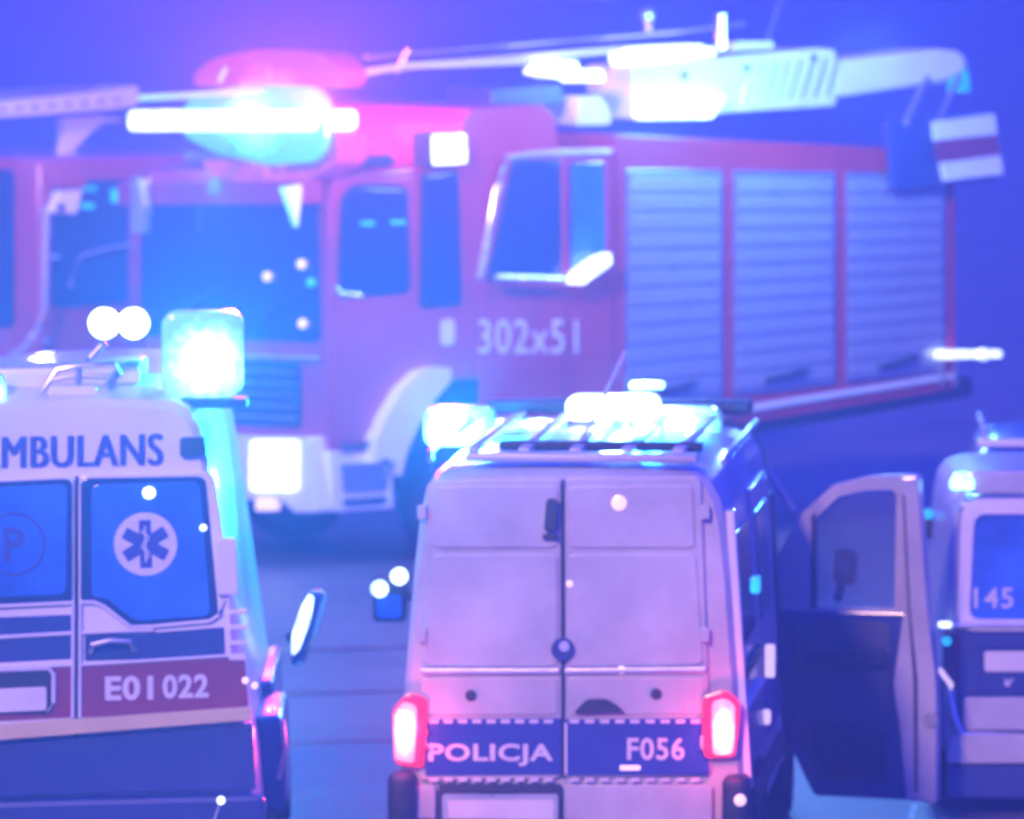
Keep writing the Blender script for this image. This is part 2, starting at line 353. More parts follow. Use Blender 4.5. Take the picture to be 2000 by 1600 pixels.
rect(Pb, 'light_bar_lens', 1232, 744, 1300, 758, .02, .1, 'lit_cyan', .02, .008, lb)
for x in (1240, 1300): rect(Pb, 'lens_divider', x - 3, 810, x + 3, 866, .28, .012, 'black', 0, 0, lb)
panel(Pb, 'roof_lamp', [(1022, 818), (1040, 832), (1066, 830), (1078, 812), (1060, 810), (1044, 818)], .24, .06, 'lit_white', .02, .008)
lamp(pv, W3(930, 862, 43.4), 500, (.01, .52, 1.0), .10); lamp(pv, W3(1260, 815, 43.4), 200, (.01, .42, 1.0), .10)
flash(pv, 880, 850, 44.3, 2200, (.01, .58, 1.0), .05, 92, .4); flash(pv, 1330, 850, 44.3, 1700, (.01, .55, 1.0), .05, 110, .45)
lamp(pv, W3(1190, 775, 44.2), 60, (.5, .85, 1.0), .1)
a0 = pv.matrix_world.inverted() @ W3(1098, 925, 42.2); a1 = pv.matrix_world.inverted() @ W3(1222, 690, 42.4)
ant = tube('whip_antenna', [a0, a0.lerp(a1, .5) + Vector((.012, 0, 0)), a1], .011, 'chrome', pv)
lathe('antenna_base', a0 - Vector((0, 0, .03)), (0, 0, 1), [(.045, -.02), (.04, .03), (.012, .07)], 'black', pv, 14)
lathe('antenna_tip', a1, (0, 0, 1), [(.001, -.02), (.02, 0), (.001, .02)], 'chrome', pv, 10)
# right side (local x = +1.03)
SX = lambda z: 1.034 - max(0, (z - .7)) * .072
def side(name, y0, y1, z0, z1, m, th=.02, bev=.006):
    vs = [(SX(z) + t, y + .07 * z, z) for t in (-.03, th) for y in (y0, y1) for z in (z0, z1)]
    return mesh_obj(name, vs, [[0, 1, 3, 2], [4, 5, 7, 6], [0, 1, 5, 4], [2, 3, 7, 6], [0, 2, 6, 4], [1, 3, 7, 5]], m, pv, bevel=bev)
side('side_window', .35, 1.35, 1.5, 2.15, 'glass', .012); side('side_window', 1.75, 2.75, 1.5, 2.15, 'glass', .03)
side('sliding_door', 1.6, 2.95, .5, 2.3, 'silver', .02); side('slide_rail', .15, 1.55, 1.32, 1.38, 'black', .03)
side('side_stripe', .1, 1.58, .82, 1.12, 'blue', .026); side('side_stripe', 1.62, 2.93, .82, 1.12, 'blue', .03)
side('rub_strip', .1, 2.9, .60, .70, 'black', .05); side('rear_pillar', .05, .2, .7, 2.3, 'white', .02)
side('door_opening', 3.08, 3.98, .5, 2.1, 'black', .006); side('centre_pillar', 2.98, 3.07, .5, 2.25, 'silver', .03)  # opening is a black sheet, the dark interior painted on
side('reflective_strip', .12, 1.5, 1.15, 1.19, 'letter', .03)
box('slide_handle', (1.06, 1.70, 1.27), (.06, .05, .2), 'lit_dim', pv, .015)  # handle made to emit, a glint painted on it
box('side_marker_lamp', (1.055, .35, 1.86), (.06, .09, .10), 'lit_blue', pv, .02)
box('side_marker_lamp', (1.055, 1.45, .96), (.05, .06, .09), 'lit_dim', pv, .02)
tube('roof_rail', [(.86, .5, 2.56), (.88, .7, 2.60), (.88, 3.2, 2.60), (.86, 3.4, 2.56)], .02, 'steel', pv)
tube('roof_rail', [(-.86, .5, 2.56), (-.88, .7, 2.60), (-.88, 3.2, 2.60), (-.86, 3.4, 2.56)], .02, 'steel', pv)
for yy in (.95, 4.35):
    for sx in (-1, 1):
        wheel(pv, sx * .93, yy, .34, .34, .22, (sx, 0, 0))
        pts = []
        for k in range(13):
            a = math.pi * k / 12; pts.append((sx * 1.035, yy + .43 * math.cos(a), .34 + .43 * math.sin(a)))
        tube('wheel_arch', pts, .035, 'black', pv)
# cab seats seen through the open door, windscreen
for sx in (.5,):
    s_ = box('passenger_seat', (sx + .12, 3.35, 1.0), (.5, .5, .2), 'seat', pv, .06, 3)
    box('seat_back', (sx + .12, 3.12, 1.45), (.48, .14, .75), 'seat', s_, .06, 3)
    box('headrest', (sx + .12, 3.12, 1.93), (.28, .1, .2), 'seat', s_, .05, 3)
# left wing mirror
mm = Plane(pv, (0, 3.9, 0), (1, 0, 0), (0, 0, 1))
mr = rect(mm, 'wing_mirror', 732, 1122, 796, 1212, 0, .12, 'black', .04, .02)
tube('mirror_arm', [mm.px(790, 1160, .05), mm.px(860, 1175, .02), mm.px(925, 1185, -.05)], .03, 'black', pv)
rect(mm, 'mirror_glass', 740, 1158, 788, 1204, .12, .004, 'sky_glass', .03, 0, mr)
for x, y in ((746, 1146), (784, 1122)): disc(mm, 'mirror_lamp', x, y, .055, .121, .02, 'lit_white', mr)
# open front passenger door
hinge = Vector((1.02, 3.98, 0)); ang = R(-6)
Pd = Plane(pv, hinge, (math.cos(ang), math.sin(ang), 0), (-.02, .0, 1))
outer = [(1540, 1440), (1592, 1552), (1798, 1558), (1816, 1300), (1804, 922), (1712, 928), (1640, 948), (1580, 1000), (1524, 1092), (1520, 1300)]
inner = [(1604, 1185), (1612, 1183), (1700, 1181), (1754, 1180), (1762, 962), (1752, 952), (1690, 956), (1640, 972), (1600, 1010), (1596, 1100)]
lower = [(1540, 1440), (1592, 1552), (1798, 1558), (1816, 1300), (1808, 1192), (1700, 1192), (1524, 1192), (1520, 1300)]
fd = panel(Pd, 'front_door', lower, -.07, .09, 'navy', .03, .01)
fr = ring(Pd, 'window_frame', [(1524, 1192), (1532, 1192), (1700, 1192), (1808, 1192), (1804, 930), (1798, 921), (1712, 926), (1640, 946), (1580, 1000), (1524, 1092)],
          [(1604, 1184), (1612, 1184), (1700, 1184), (1756, 1183), (1764, 962), (1756, 952), (1700, 955), (1650, 968), (1606, 1010), (1600, 1100)], -.05, .06, 'silver', .02, .02, fd)
tint = bpy.data.materials.new('clear_tinted_glass'); tint.use_nodes = True
tb = tint.node_tree.nodes['Principled BSDF']; tb.inputs['Base Color'].default_value = (.45, .55, .75, 1); tb.inputs['Roughness'].default_value = .04
tb.inputs['Transmission Weight'].default_value = .85; tb.inputs['IOR'].default_value = 1.1
panel(Pd, 'door_glass', [(1604, 1184), (1756, 1183), (1764, 956), (1650, 968), (1606, 1010)], -.03, .008, tint, 0, 0, fd)
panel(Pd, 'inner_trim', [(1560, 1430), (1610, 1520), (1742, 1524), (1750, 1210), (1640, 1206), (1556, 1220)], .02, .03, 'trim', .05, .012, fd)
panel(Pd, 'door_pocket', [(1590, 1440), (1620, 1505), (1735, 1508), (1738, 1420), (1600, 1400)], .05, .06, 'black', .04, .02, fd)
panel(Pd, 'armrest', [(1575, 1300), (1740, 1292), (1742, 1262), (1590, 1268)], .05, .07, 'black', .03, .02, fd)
panel(Pd, 'quarter_post', [(1592, 1186), (1604, 1186), (1606, 1000), (1597, 1005)], -.04, .06, 'black', 0, .004, fd)
panel(Pd, 'door_edge', [(1772, 1556), (1832, 1562), (1836, 1330), (1822, 1180), (1808, 924), (1774, 926), (1776, 1180), (1752, 1330), (1764, 1430)], -.14, .19, 'silver', .02, .02, fd)
panel(Pd, 'door_shut_groove', [(1790, 1540), (1796, 1540), (1800, 1320), (1788, 1180), (1782, 960), (1778, 960), (1784, 1180), (1792, 1320)], .05, .004, 'black', 0, 0, fd)
disc(Pd, 'door_latch', 1824, 1398, .045, .05, .02, 'steel', fd)
wmir = panel(Pd, 'wing_mirror', [(1628, 1140), (1668, 1148), (1672, 1080), (1632, 1074)], -.32, .14, 'black', .04, .02, fd)
disc(Pd, 'mirror_turn_lamp', 1652, 1108, .045, -.17, .01, 'sky_glass', wmir)
tube('mirror_arm', [Pd.px(1640, 1170, -.1), Pd.px(1640, 1150, -.25)], .03, 'black', fd)
tube('window_pillar_trim', [Pd.px(1510, 915, -.02), Pd.px(1560, 998, -.02)], .022, 'silver', pv)

# ------------------------------------------------------------------ ambulance (left)
am = thing('ambulance', 'white ambulance with a red band and blue rear windows, cut by the left edge', 'ambulance', (-2.43, 40, 0), (0, R(-1.9), R(.5)))
body(am, [(0, .5, 2.98, 1.0, .74), (.05, .48, 3.02, 1.03, .775), (.5, .45, 3.06, 1.045, .80), (3.8, .45, 3.06, 1.045, .80), (4.3, .45, 2.6, 1.03, .8),
          (4.9, .45, 1.8, 1.0, .8), (5.3, .45, 1.3, .97, .78), (5.9, .5, 1.0, .85, .65)], 'white', .05)
A = Plane(am, (0, 0, 0), (1, 0, 0), (0, .05, 1))
for L in (1, 0):
    if L: q = [(-145, 1545), (146, 1533), (146, 928), (-95, 940)]
    else: q = [(154, 1533), (462, 1520), (448, 1150), (420, 920), (154, 928)]
    d = panel(A, 'rear_door', q, .004, .03, 'white', .06, .008)
    if L:
        o_ = [(-110, 1196), (100, 1184), (142, 1182), (142, 934), (-80, 944)]; w_ = [(-95, 1170), (60, 1163), (130, 1160), (132, 945), (-70, 955)]
    else:
        o_ = [(186, 1180), (250, 1224), (425, 1214), (432, 1150), (400, 934)]; o_ = [(158, 1180), (198, 1180), (256, 1226), (428, 1214), (402, 930), (158, 934)]
        w_ = [(180, 1166), (206, 1166), (266, 1212), (412, 1202), (390, 940), (180, 946)]
    panel(A, 'window_surround', o_, .034, .01, 'glass', .05, .004, d)
    panel(A, 'window', w_, .045, .008, 'sky_glass', .05, .003, d)
    if L:
        panel(A, 'dark_panel', [(-140, 1300), (140, 1286), (140, 1200), (-130, 1210)], .034, .008, 'navy', .01, .003, d)
        panel(A, 'red_band', [(-140, 1415), (146, 1400), (146, 1298), (-140, 1312)], .035, .008, 'ambred', 0, .002, d)
        line(A, 'trim_line', [(-130, 1200), (0, 1184), (142, 1177)], .012, .05, 'letter', d)
        line(A, 'trim_line', [(-130, 1256), (0, 1244), (142, 1236)], .012, .05, 'letter', d)
    else:
        panel(A, 'dark_panel', [(166, 1290), (440, 1282), (438, 1224), (260, 1238), (205, 1236), (166, 1236)], .034, .008, 'navy', .01, .003, d)
        panel(A, 'red_band', [(156, 1400), (486, 1384), (478, 1282), (156, 1298)], .035, .008, 'ambred', 0, .002, d)
        line(A, 'trim_line', [(158, 1176), (185, 1176), (204, 1184), (255, 1224), (300, 1223), (410, 1213), (430, 1200), (438, 1170)], .012, .05, 'letter', d)
        line(A, 'trim_line', [(158, 1236), (240, 1232), (300, 1230)], .010, .05, 'letter', d)
        for k in range(4):
            y = 1190 + k * 30; rect(A, 'hinge', 448, y, 482, y + 9, .03, .035, 'white', 0, .005, d)
    line(A, 'trim_line', [(-140, 1312), (146, 1298)] if L else [(156, 1298), (478, 1278)], .010, .05, 'letter', d)
    line(A, 'edge_trim', [(144, 1176), (143, 1400)] if L else [(158, 1176), (157, 1400)], .011, .05, 'letter', d)
rect(A, 'door_seam', 147.5, 930, 152.5, 1530, .015, .02, 'black', 0, 0)
text(A, 'lettering', 'AMBULANS', -50, 314, 854, 916, .006, 'letterb', bold=0, heavy=.016, skew=-.02)
text(A, 'lettering', 'E01', 206, 300, 1320, 1368, .0445, 'letter', bold=.035, skew=-.02)
text(A, 'lettering', '022', 318, 408, 1317, 1364, .0445, 'letter', bold=.035, skew=-.02)
u0, v0 = A.uv(285, 1062)
star = disc(A, 'medical_badge', 285, 1062, .178, .053, .004, 'letter')
ring_ = lambda pl, x, y, r0, r1, off, m, par: ring(pl, 'badge_ring', [(x + r1 * math.cos(a * math.pi / 8), y - r1 * math.sin(a * math.pi / 8)) for a in range(16)],
                                                 [(x + r0 * math.cos(a * math.pi / 8), y - r0 * math.sin(a * math.pi / 8)) for a in range(16)], off, .003, m, .05, .05, par)
for k in range(3):
    a = math.pi / 2 + k * math.pi / 3; c_, s_ = math.cos(a), math.sin(a); hw, hl = .034, .135
    prism(A, 'star_bar', [(u0 + c_ * x - s_ * y, v0 + s_ * x + c_ * y) for x, y in ((-hl, -hw), (hl, -hw), (hl, hw), (-hl, hw))], .0572 + k * .0006, .002, 'letterb', 0, star)
tube('star_staff', [A.at(u0, v0 - .10, .062), A.at(u0, v0 + .10, .062)], .006, 'letter', star)
tube('star_snake', [A.at(u0 + .022 * math.sin(i * .9), v0 - .08 + i * .013, .064) for i in range(13)], .006, 'letter', star)
pb = ring_(A, 28, 1062, 58, 64, .053, 'letterb', am); text(A, 'lettering', 'P', 8, 50, 1030, 1096, .0535, 'letterb', bold=.03)
rect(A, 'number_plate_recess', -120, 1310, 100, 1395, .043, .006, 'black', .02)
panel(A, 'number_plate', [(-112, 1396), (92, 1386), (92, 1340), (-112, 1350)], .05, .012, 'plate', .02, .003)
line(A, 'recess_frame', [(-120, 1312), (96, 1304), (106, 1316), (106, 1372), (94, 1390)], .014, .055, 'letter')
panel(A, 'rear_step_board', [(-150, 1455), (492, 1404), (492, 1378), (-150, 1424)], .03, .10, 'cream', .01, .01)
panel(A, 'lower_rear_panel', [(-150, 1560), (500, 1540), (496, 1412), (-150, 1460)], .02, .05, 'navy', .02, .01)
panel(A, 'rear_bumper', [(-150, 1760), (520, 1760), (520, 1548), (-150, 1566)], .02, .16, 'navy', .05, .03)
tube('door_handle', [A.px(178, 1274, .05), A.px(182, 1258, .09), A.px(215, 1250, .10), A.px(255, 1252, .09), A.px(264, 1268, .05)], .016, 'steel', am)
panel(A, 'side_reflector', [(424, 1162), (466, 1160), (462, 1050), (424, 1050)], .03, .05, 'white', .02, .01)
panel(A, 'roof_marker', [(352, 892), (404, 888), (402, 852), (352, 854)], .004, .05, 'black', .02, .01)
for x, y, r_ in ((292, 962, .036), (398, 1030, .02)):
    u, v = A.uv(x, y); lathe('door_spark', A.at(u, v, .05), A.N, [(r_, 0), (r_, .03), (r_ * .6, .045), (.001, .05)], 'lit_white', am, 14)  # glowing dots on the door, painted specular sparks
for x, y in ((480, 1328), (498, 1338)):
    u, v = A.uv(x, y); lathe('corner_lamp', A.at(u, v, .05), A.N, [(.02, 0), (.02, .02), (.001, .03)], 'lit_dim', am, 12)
u, v = A.uv(434, 1558); lathe('bumper_dot', A.at(u, v, .19), A.N, [(.024, 0), (.024, .02), (.001, .03)], 'lit_white', am, 12)  # small glowing dot on the bumper
tube('tow_strap', [A.px(434, 1560, .19), A.px(424, 1590, .19), A.px(412, 1620, .19)], .01, 'steel', am)
# side swelling and wheels
for yy in (1.3, 4.8):
    for sx in (-1, 1):
        wheel(am, sx * .96, yy, .36, .36, .24, (sx, 0, 0))
for sx in (-1, 1):
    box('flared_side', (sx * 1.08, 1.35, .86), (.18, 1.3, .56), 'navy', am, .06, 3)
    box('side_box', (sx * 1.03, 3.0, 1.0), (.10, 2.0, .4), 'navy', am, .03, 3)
    tube('flare_trim', [(sx * 1.16, .70, 1.12), (sx * 1.175, .69, .95), (sx * 1.13, .70, .78)], .014, 'steel', am)
Am = Plane(am, (0, 4.5, 0), (1, 0, 0), (0, 0, 1))
wm = panel(Am, 'wing_mirror', [(568, 1298), (592, 1296), (626, 1220), (636, 1160), (618, 1150), (600, 1162), (574, 1222)], -.10, .16, 'navy', .05, .02)
panel(Am, 'mirror_shell', [(570, 1280), (584, 1268), (606, 1210), (614, 1164), (604, 1158), (590, 1180), (570, 1240)], .06, .02, 'lit_white', .05, .008, wm)  # shell emits, standing in for the bright reflection on it
line(Am, 'mirror_rim', [(578, 1298), (592, 1292), (614, 1240), (628, 1190), (636, 1160)], .012, .08, 'chrome', wm)
tube('mirror_arm', [Am.px(560, 1250, -.05), Am.px(585, 1240, -.05)], .03, 'black', am)
# roof gear
rb = box('roof_vent', (-.02, 1.2, 3.12), (.9, .9, .12), 'white', am, .04)
Ar = Plane(am, (0, .5, 0), (1, 0, 0), (0, 0, 1))
rect(Ar, 'roof_box', 95, 752, 192, 792, -.2, .3, 'white', .03, .01); rect(Ar, 'roof_box_slot', 104, 768, 176, 780, .101, .006, 'black', 0, 0)
line(Ar, 'roof_bracket', [(60, 790), (84, 762), (112, 722), (150, 716), (226, 712), (232, 728), (216, 760)], .018, 0, 'steel')
line(Ar, 'roof_bracket', [(100, 742), (150, 734), (214, 736)], .016, 0, 'steel'); line(Ar, 'mast', [(150, 770), (156, 720), (176, 700), (205, 668)], .022, 0, 'steel')
for x in (205, 262):
    u, v = Ar.uv(x, 630)
    f = lathe('disc_rim', Ar.at(u, v, .05), Ar.N, [(.05, -.12), (.09, -.08), (.10, 0), (.10, .03)], 'black', am)  # rims of twin glowing discs above the roof
    lathe('glowing_disc', Ar.at(u, v, .08), Ar.N, [(.094, 0), (.08, .015), (.001, .02)], 'lit_white', f)
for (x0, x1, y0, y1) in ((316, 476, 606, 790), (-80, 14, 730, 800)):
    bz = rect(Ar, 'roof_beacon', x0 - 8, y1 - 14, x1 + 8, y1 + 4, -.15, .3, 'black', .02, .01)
    rect(Ar, 'beacon_lens', x0, y0, x1, y1 - 15, -.13, .26, halo_fade('lit_cyan', Ar.px((x0 + x1) / 2 + 8, (y0 + y1) / 2 + 10, .13), (x1 - x0) * .0016 + .02, 4.5, .3), .10, .04, bz)  # lens enlarged to take in the glare around the beacon
lamp(am, W3(385, 690, 41.2), 120, (.01, .52, 1.0), .1); flash(am, 400, 715, 40.1, 2500, (.01, .58, 1.0), .05, 130, .35); lamp(am, W3(-25, 750, 41.2), 150, (.05, .5, 1.0), .12); flash(am, -20, 760, 40.1, 500, (.03, .62, 1.0))

# ------------------------------------------------------------------ fire trucks
def truck_frame(name, label, px, D, deg):
    x = (px - 1000) * D / FPX
    return thing(name, label, 'fire truck', (x, D, gz(D)), (0, 0, R(deg)), 'fire trucks standing across the road')
ta = truck_frame('fire_truck', 'large red fire truck with a white platform on its roof and a numbered door', 640, 58, 39.7)
T = Plane(ta, (0, 0, 0), (1, 0, 0), (0, 0, 1)); TF = Plane(ta, (0, 0, 0), (0, -1, 0), (0, 0, 1))
panel(T, 'cab_body', [(642, 985), (642, 400), (652, 352), (700, 340), (820, 328), (898, 318), (902, 235), (925, 212), (1060, 204), (1086, 225), (1092, 300), (1200, 292), (1200, 890), (1030, 900), (1010, 790), (930, 740), (860, 745), (800, 800), (765, 905), (762, 985)], -2.48, 2.48, 'red', .03, .03)
panel(T, 'chassis', [(660, 1000), (1960, 780), (1960, 740), (660, 960)], -2.3, 1.9, 'black', 0, .02)
# side windows and doors
panel(T, 'door_line', [(652, 870), (806, 800), (806, 345), (652, 362)], .004, .012, 'red', .05, .006)
panel(T, 'side_window', [(664, 576), (792, 566), (786, 372), (690, 368), (668, 392)], .018, .02, 'glass', .08, .005)
panel(T, 'side_window', [(826, 594), (892, 588), (886, 338), (828, 346)], .01, .02, 'glass', .04, .005)
panel(T, 'window_seal', [(656, 584), (800, 574), (794, 362), (686, 358), (660, 386)], .012, .012, 'black', .09, .003)
panel(T, 'window_seal', [(818, 602), (900, 596), (894, 330), (820, 338)], .004, .012, 'black', .05, .003)
d2 = panel(T, 'crew_door', [(930, 860), (1098, 850), (1098, 305), (980, 306), (940, 540)], .006, .02, 'red', .05, .01)
panel(T, 'window_seal', [(944, 553), (1094, 546), (1092, 310), (994, 310)], .022, .010, 'black', .06, .003, d2)
panel(T, 'side_window', [(952, 545), (1088, 538), (1084, 318), (1000, 318)], .027, .012, 'glass', .06, .005, d2)
line(T, 'window_trim', [(932, 545), (944, 480), (966, 370), (984, 308), (1040, 300), (1184, 296)], .028, .03, 'chrome', d2)
panel(T, 'side_window', [(1112, 534), (1180, 530), (1176, 316), (1112, 318)], .01, .02, 'sky_glass', .03, .005)
for x in (1096, 1184): line(T, 'door_pillar', [(x, 312), (x + 2, 560)], .035, .01, 'red')
line(T, 'grab_rail', [(948, 540), (1085, 544)], .028, .14, 'chrome')
panel(T, 'bright_lump', [(1084, 552), (1112, 554), (1168, 514), (1166, 492), (1140, 500), (1100, 528)], .10, .08, 'lit_white', .02, .01)  # glowing lump beside the grab rail
for x, y in ((710, 436), (770, 434)): rect(T, 'glass_glint', x - 13, y - 4, x + 13, y + 4, .04, .02, 'lit_blue', .01, .003)  # highlights on the window, built as glowing patches
line(T, 'door_trim', [(650, 558), (662, 574), (700, 576)], .015, .03, 'chrome')
text(T, 'lettering', '302x51', 930, 1124, 624, 690, .028, 'letter', bold=.0)
panel(T, 'door_badge', [(858, 676), (886, 674), (886, 622), (858, 624)], .012, .004, 'letter', .06, 0)
# mudguard, steps, bumper, headlights
panel(T, 'mudguard', [(706, 905), (712, 860), (732, 812), (764, 758), (800, 724), (828, 716), (858, 716), (858, 742), (832, 772), (796, 826), (772, 880), (760, 930), (752, 905), (730, 892)], .0, .16, 'white', .02, .02)
st = panel(T, 'entry_step', [(646, 1000), (762, 992), (760, 888), (640, 880)], -.1, .14, 'white', .02, .015)
panel(T, 'step_tread', [(660, 880), (730, 868), (730, 858), (660, 870)], .042, .03, 'black', 0, .004, st)
panel(T, 'step_recess', [(664, 962), (748, 956), (748, 900), (658, 906)], .042, .01, 'steel', .03, .004, st)
panel(T, 'step_tread', [(664, 984), (744, 978), (744, 968), (664, 974)], .042, .03, 'black', 0, .004, st)
bp = panel(TF, 'front_bumper', [(250, 960), (520, 975), (580, 975), (606, 1000), (648, 1000), (632, 852), (560, 852), (250, 835)], -.05, .22, 'white', .03, .03)
hl = rect(TF, 'headlight', 528, 858, 614, 958, .17, .05, 'lit_white', .04, .02); rect(TF, 'fog_lamp', 532, 972, 568, 996, .1, .08, 'lit_dim', .02, .01)
rect(TF, 'headlight', 290, 850, 372, 940, .17, .05, 'lit_white', .04, .02)
ws = panel(TF, 'windscreen', [(276, 655), (628, 668), (622, 385), (600, 368), (300, 372), (280, 392)], .004, .02, 'glass', .08, .008)
panel(TF, 'centre_post', [(452, 660), (458, 660), (458, 372), (452, 372)], .025, .012, 'black', 0, 0, ws)
line(TF, 'wiper', [(330, 655), (380, 600), (440, 560)], .014, .05, 'black'); line(TF, 'wiper', [(500, 660), (545, 600), (600, 565)], .014, .05, 'black')
panel(TF, 'grille', [(330, 820), (590, 835), (590, 710), (330, 700)], .004, .03, 'black', .05, .01)
for k in range(5): line(TF, 'grille_bar', [(336, 718 + k * 22), (586, 728 + k * 22)], .014, .045, 'steel')
line(TF, 'screen_rail', [(270, 690), (630, 700)], .02, .05, 'chrome')
panel(TF, 'sun_visor', [(270, 400), (632, 398), (632, 352), (270, 356)], .0, .22, 'red', .02, .02)
for (x, y, m_) in ((530, 540, 'lit_dim'), (597, 516, 'lit_dim'), (599, 632, 'lit_dim'), (616, 552, 'lit_blue')):
    u, v = TF.uv(x, y); lathe('screen_dot', TF.at(u, v, .03), TF.N, [(.04, 0), (.04, .03), (.02, .05), (.001, .055)], m_, ta, 14)  # small glowing dots set on the windscreen
arm = line(TF, 'mirror_arm', [(318, 372), (310, 350), (326, 345), (338, 380)], .02, .3, 'chrome')
panel(TF, 'wing_mirror', [(318, 455), (340, 455), (346, 400), (338, 350), (322, 352)], .25, .1, 'chrome', .03, .02)
panel(T, 'mirror_bracket', [(470, 362), (498, 440), (506, 372), (505, 356)], .5, .06, 'white', .01, .01)
for x in (1.45, 4.3):
    for yy in (.16, 2.3): wheel(ta, x, yy, .52, .52, .3, (0, -1 if yy < 1 else 1, 0), 'chrome')
# rooftop beacon bar on the cab
rbm = box('beacon_bar', (.45, 1.1, 3.30), (.5, 2.2, .1), 'black', ta, .03)
TB = Plane(ta, (.2, 0, 0), (0, -1, 0), (0, 0, 1))
rect(TB, 'beacon_lens', 334, 214, 700, 254, .0, .46, 'lit_white', .06, .03, rbm)
pk = halo_fade('halo_pink', TB.px(585, 232, .3), .62, 3.0, .1, (1, 1, 1.25)); ck = halo_fade('lit_core', TB.px(575, 238, .4), .48, 4.0, .35, (1, 1, 1.5))
panel(TB, 'beacon_lens', [(424, 236), (446, 184), (560, 160), (690, 166), (716, 200), (714, 285), (690, 316), (600, 322), (500, 300), (440, 270)], .32, .1, ck, .12, .04, rbm)  # lens enlarged to the size of the beacon's glare
rect(TB, 'beacon_foot', 500, 346, 650, 366, -.02, .2, 'red', .02, .01, rbm)
panel(TB, 'beacon_halo', [(432, 166), (714, 170), (722, 140), (690, 104), (560, 94), (470, 112), (434, 140)], .0, .3, pk, .15, .05, rbm)  # added shapes, the beacon's pink halo built as glowing surfaces
panel(TB, 'beacon_halo', [(446, 312), (470, 344), (560, 360), (660, 350), (716, 318), (718, 256), (692, 256), (690, 312)], .0, .3, pk, .08, .05, rbm)
lamp(ta, W3(600, 140, 58.6), 600, (1.0, .12, .50), .12); flash(ta, 620, 225, 57.0, 5200, (1.0, .05, .30), .05, 84, .5); flash(ta, 480, 225, 57.0, 3000, (1.0, .05, .35), .05, 84, .5); flash(ta, 1260, 200, 57.9, 900, (.15, .5, 1.0))  # pink lamp and beams added to colour the beacon's halo
lamp(ta, W3(420, 360, 55.8), 500, (.015, .4, 1.0), .05)  # added lamp without a fixture, lights the windscreen cyan
sl = panel(T, 'scene_light', [(822, 326), (896, 322), (894, 256), (820, 258)], -.1, .22, 'black', .02, .02)
panel(T, 'scene_light_glass', [(826, 322), (892, 318), (890, 260), (824, 262)], .12, .02, 'lit_white', .02, .01, sl)
# superstructure: equipment body with roller shutters
panel(T, 'equipment_body', [(1204, 870), (1868, 760), (1868, 296), (1204, 262)], -2.48, 2.46, 'red', .02, .03)
for k, (xa, xb) in enumerate(((1222, 1412), (1432, 1632), (1652, 1846))):
    yb = lambda x: 800 - (x - 1204) * .115; yt = lambda x: 330 + (x - 1204) * .012
    sh = panel(T, 'shutter_frame', [(xa, yb(xa)), (xb, yb(xb)), (xb, yt(xb)), (xa, yt(xa))], -.018, .02, 'steel', .02, .004)
    n = 12
    for i in range(n):
        t0, t1 = i / n + .008, (i + 1) / n - .008
        f = lambda x, t: yt(x) + 10 + (yb(x) - yt(x) - 20) * t
        panel(T, 'slat', [(xa + 8, f(xa, t1)), (xb - 8, f(xb, t1)), (xb - 8, f(xb, t0)), (xa + 8, f(xa, t0))], .003, .012, 'shutter', 0, .004, sh)
    panel(T, 'shutter_handle', [(xa + 60, yb(xa) - 26), (xb - 60, yb(xb) - 24), (xb - 60, yb(xb) - 34), (xa + 60, yb(xa) - 36)], .02, .04, 'black', 0, .005, sh)
panel(T, 'reflective_band', [(1206, 845), (1866, 738), (1866, 727), (1206, 832)], .0, .012, 'letter', 0, 0)
db = panel(T, 'rear_lamp_bar', [(1822, 700), (1942, 697), (1942, 684), (1822, 684)], .02, .08, 'lit_white', .02, .01)
for x in (1836, 1862): line(T, 'lamp_bracket', [(x, 700), (x, 752)], .02, .02, 'steel')
disc(T, 'rear_lamp', 1903, 691, .05, .10, .03, 'lit_white', db)
# folded platform on the roof
B = Plane(ta, (0, .75, 0), (1, 0, 0), (0, 0, 1))
bo = panel(B, 'boom_arm', [(1190, 232), (1588, 205), (1588, 96), (1560, 92), (1190, 128)], -.3, .6, 'white', .03, .02)
for x, y in ((1290, 146), (1412, 132), (1543, 113)): disc(B, 'boom_pin', x, y, .03, .30, .02, 'black', bo)
panel(B, 'boom_arm', [(1588, 190), (1800, 160), (1838, 140), (1846, 118), (1830, 98), (1790, 94), (1588, 116)], -.2, .5, 'white', .06, .05)
for k in range(8):
    x = 1400 + k * 24; line(B, 'boom_strut', [(x, 200 - k * 2), (x + 22, 122 - k * 1.5)], .015, .31, 'steel', bo)
lamp(ta, W3(1700, 110, 59.6), 160, (.55, .85, 1.0), .1)  # added lamp without a fixture, brightens the white boom
panel(B, 'floodlight', [(1190, 232), (1330, 230), (1360, 186), (1220, 186), (1192, 200)], .31, .10, 'lit_white', .06, .03)
panel(B, 'floodlight', [(1190, 122), (1200, 130), (1320, 112), (1340, 86), (1204, 92), (1188, 104)], .0, .25, 'lit_white', .04, .02)
panel(B, 'floodlight', [(1345, 108), (1368, 108), (1370, 92), (1348, 92)], .0, .2, 'lit_white', .03, .02)
panel(B, 'cable_box', [(1392, 98), (1474, 94), (1474, 80), (1400, 80)], .0, .25, 'white', .03, .02)
line(B, 'hand_rail', [(700, 112), (900, 95), (1100, 78), (1300, 62), (1440, 46)], .018, .1, 'steel'); line(B, 'hand_rail', [(750, 132), (1000, 112), (1200, 96)], .03, .1, 'white')
line(B, 'rail_post', [(1393, 28), (1393, 95)], .05, .1, 'steel'); line(B, 'hand_rail', [(1250, 28), (1252, 60)], .03, .1, 'steel')
u, v = B.uv(1250, 30); lathe('rail_lamp', B.at(u, v, .1), B.N, [(.07, -.03), (.07, .03), (.001, .06)], 'steel', ta, 14)
